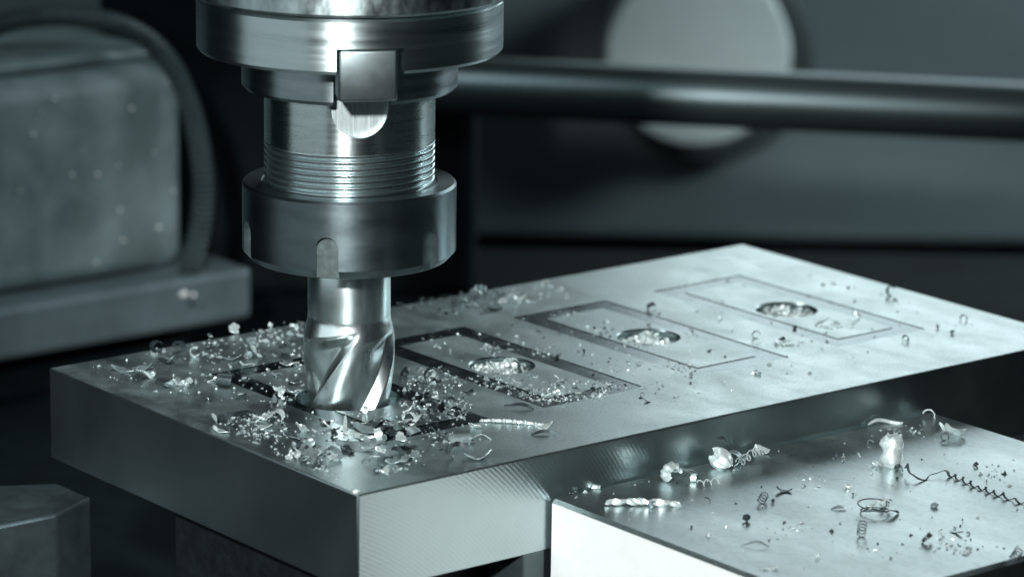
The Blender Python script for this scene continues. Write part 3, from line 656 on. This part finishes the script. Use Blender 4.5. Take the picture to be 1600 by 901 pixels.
# --- fine swarf nobody could count
def fines(name, polys, label, zf=None, seed=3, size=(.09, .26)):
    r = rr(seed); vs, fs = [], []
    for poly, n in polys:
        x0, x1 = min(p[0] for p in poly), max(p[0] for p in poly); y0, y1 = min(p[1] for p in poly), max(p[1] for p in poly); k = 0; g = 0
        cl_c = [(r.uniform(x0, x1), r.uniform(y0, y1)) for _ in range(14)]
        while k < n and g < 200000:
            g += 1
            if r.random() < .6:
                c = r.choice(cl_c); x, y = r.gauss(c[0], 2.2), r.gauss(c[1], 2.8)
            else: x, y = r.uniform(x0, x1), r.uniform(y0, y1)
            if not inside((x, y), poly) or math.hypot(x, y) < 12.9: continue
            z = ground(x, y) if zf is None else zf
            if zf is None and z < -5: continue
            s = r.uniform(*size)*(1.8 if r.random() < .08 else 1); b = len(vs); a = r.uniform(0, 6.28)
            l = s*r.uniform(1, 3.2)
            ca, sa = math.cos(a), math.sin(a)
            for px, py, pz in ((-l, -s, 0), (l, -s*.6, 0), (l*.7, s, 0), (-l*.8, s*.7, 0), (-.2*l, 0, s*r.uniform(.5, 2.2)), (.5*l, .2*s, s*r.uniform(.5, 2))):
                vs.append((x+px*ca-py*sa, y+px*sa+py*ca, z-.02+pz))
            fs += [(b, b+1, b+5, b+4), (b+1, b+2, b+5), (b+2, b+3, b+4, b+5), (b+3, b, b+4), (b+3, b+2, b+1, b)]; k += 1
    me = mesh(name, vs, fs); me.materials.append(MATS["fine_grey"]); me.materials.append(MATS["chip_dark"]); me.materials.append(MATS["chip_bright"])
    for i, p in enumerate(me.polygons): p.material_index = (0, 0, 2, 1, 0, 0)[(i//5) % 6]
    o = bpy.data.objects.new(name, me); COL.objects.link(o); return tag(o, label, "swarf", kind="stuff")
fines("fine_swarf", [
    ([(-17.7, -17.9), (-3.2, -11.7), (14.7, -8.0), (33.6, -23.1), (30.2, -43.8), (12.2, -61.9), (-9.6, -50.9)], 240),
    ([(10.9, 23.0), (21.3, 29.5), (30.2, 6.7), (28.4, -18.1), (15.0, -18.8), (11.2, -2.7)], 300),
    ([(-41.0, 41.1), (-14.7, 64.7), (-10.4, 4.5), (-15.3, -9.7), (-32.2, -5.1)], 240),
    ([(-68.9, 22.6), (-37.4, 53.8), (-15.3, 74.5), (-13.4, 52.0), (-39.6, 26.0), (-31.5, -13.3)], 150),
    ([(6.8, 90.0), (31.4, 107.5), (52.1, 116.6), (53.6, 99.0), (21.9, 73.4)], 200),
    ([(23.1, 17.8), (37.0, 24.4), (63.3, 14.3), (61.5, 2.8), (46.2, -3.6)], 330),
    ([(-30.7, -21.3), (-15.1, -12.4), (-8.7, -43.4), (2.7, -69.5), (-17.3, -43.8)], 250),
    ([(12.5, 59.9), (50.1, 88.5), (80.6, 57.5), (78.8, 15.1), (47.7, -9.0)], 260),
    ([(72.2, 96.7), (100.9, 153.4), (164.0, 75.3), (117.0, 29.0), (53.6, -19.4)], 240)],
    "fine glittering metal swarf strewn over the workpiece")
fines("fine_swarf", [([(50.6, -40.5), (137.0, 21.2), (158.8, -2.1), (148.3, -77.3), (100.2, -92.4), (80.4, -80.5)], 240)], "sparse fine metal grit strewn over the plate", PZ, 5)
# swarf lying in the bores
for i, (hu, hv) in enumerate(HOLES[1:]):
    r = rr(900+i); vs, fs = [], []
    for k in range(150):
        a, q_ = r.uniform(0, 6.28), 7.0*math.sqrt(r.random()); c = uvw(hu+q_*math.cos(a), hv+q_*math.sin(a), -9.5+r.uniform(4.5, 9.3)*(1-.22*(q_/7)**2))
        f_ = curl(r, r.uniform(.6, 1.5), r.uniform(.6, 1.5), r.uniform(.3, .7), 1.5) if k % 2 else flake(r, r.uniform(1.5, 3), r.uniform(.8, 1.6), r.uniform(1, 2), 1.4, .2, 5, 3)
        rz = Matrix.Rotation(r.uniform(0, 6.28), 3, 'Z'); b = len(vs)
        vv = [rz @ v+c for v in f_[0]]
        if any(math.hypot(touv(v.x, v.y)[0]-hu, touv(v.x, v.y)[1]-hv) > 7.8 for v in vv): continue
        vs += vv; fs += [tuple(j+b for j in f) for f in f_[1]]
    me = mesh("fill", vs, fs); me.materials.append(MATS["chip_bright"]); shade(me, 40)
    o = bpy.data.objects.new("hole_swarf", me); COL.objects.link(o)
    tag(o, ["shiny swarf filling the bored hole nearest the cutter", "shiny swarf filling the third bored hole inside its groove frame", "shiny swarf filling the farthest bored hole"][i], "swarf", kind="stuff")

# --- metal specks on casing and ledge, painted white for their glints
spk = cmesh(crumb(rr(77), .8), "plate_side")
CASW = [(28.9, 63.6), (23.9, 59.8), (20.6, 52.7), (58.5, 57.3), (39.6, 45.1), (35.0, 37.6), (44.9, 36.4), (53.5, 23.1), (53.2, 38.7), (68.7, 15.1), (54.6, 12.5), (35.9, 6.5), (67.2, 41.4), (43.9, 6.5), (14.9, 34.7), (74.8, 27.2)]
for k, (u, h) in enumerate(CASW):
    c = Vector((-128, 300, TZ+38+h))+LD*u+WD*(12-.3)
    put("metal_speck", spk, c.x, c.y, "tiny metal speck painted white for its glint, stuck to the grey casing", "speck", k, .5+.6*rng.random(), c.z, "metal specks on the casing")
put("metal_bead", spk, -70.2, 318.8, "larger of two bright metal beads lying on the dark ledge", "bead", 0, 2.0, TZ+37.9)
put("metal_bead", spk, -70.2+3.2, 318.8+.6, "smaller of two bright metal beads lying on the dark ledge", "bead", 2, 1.3, TZ+37.9)
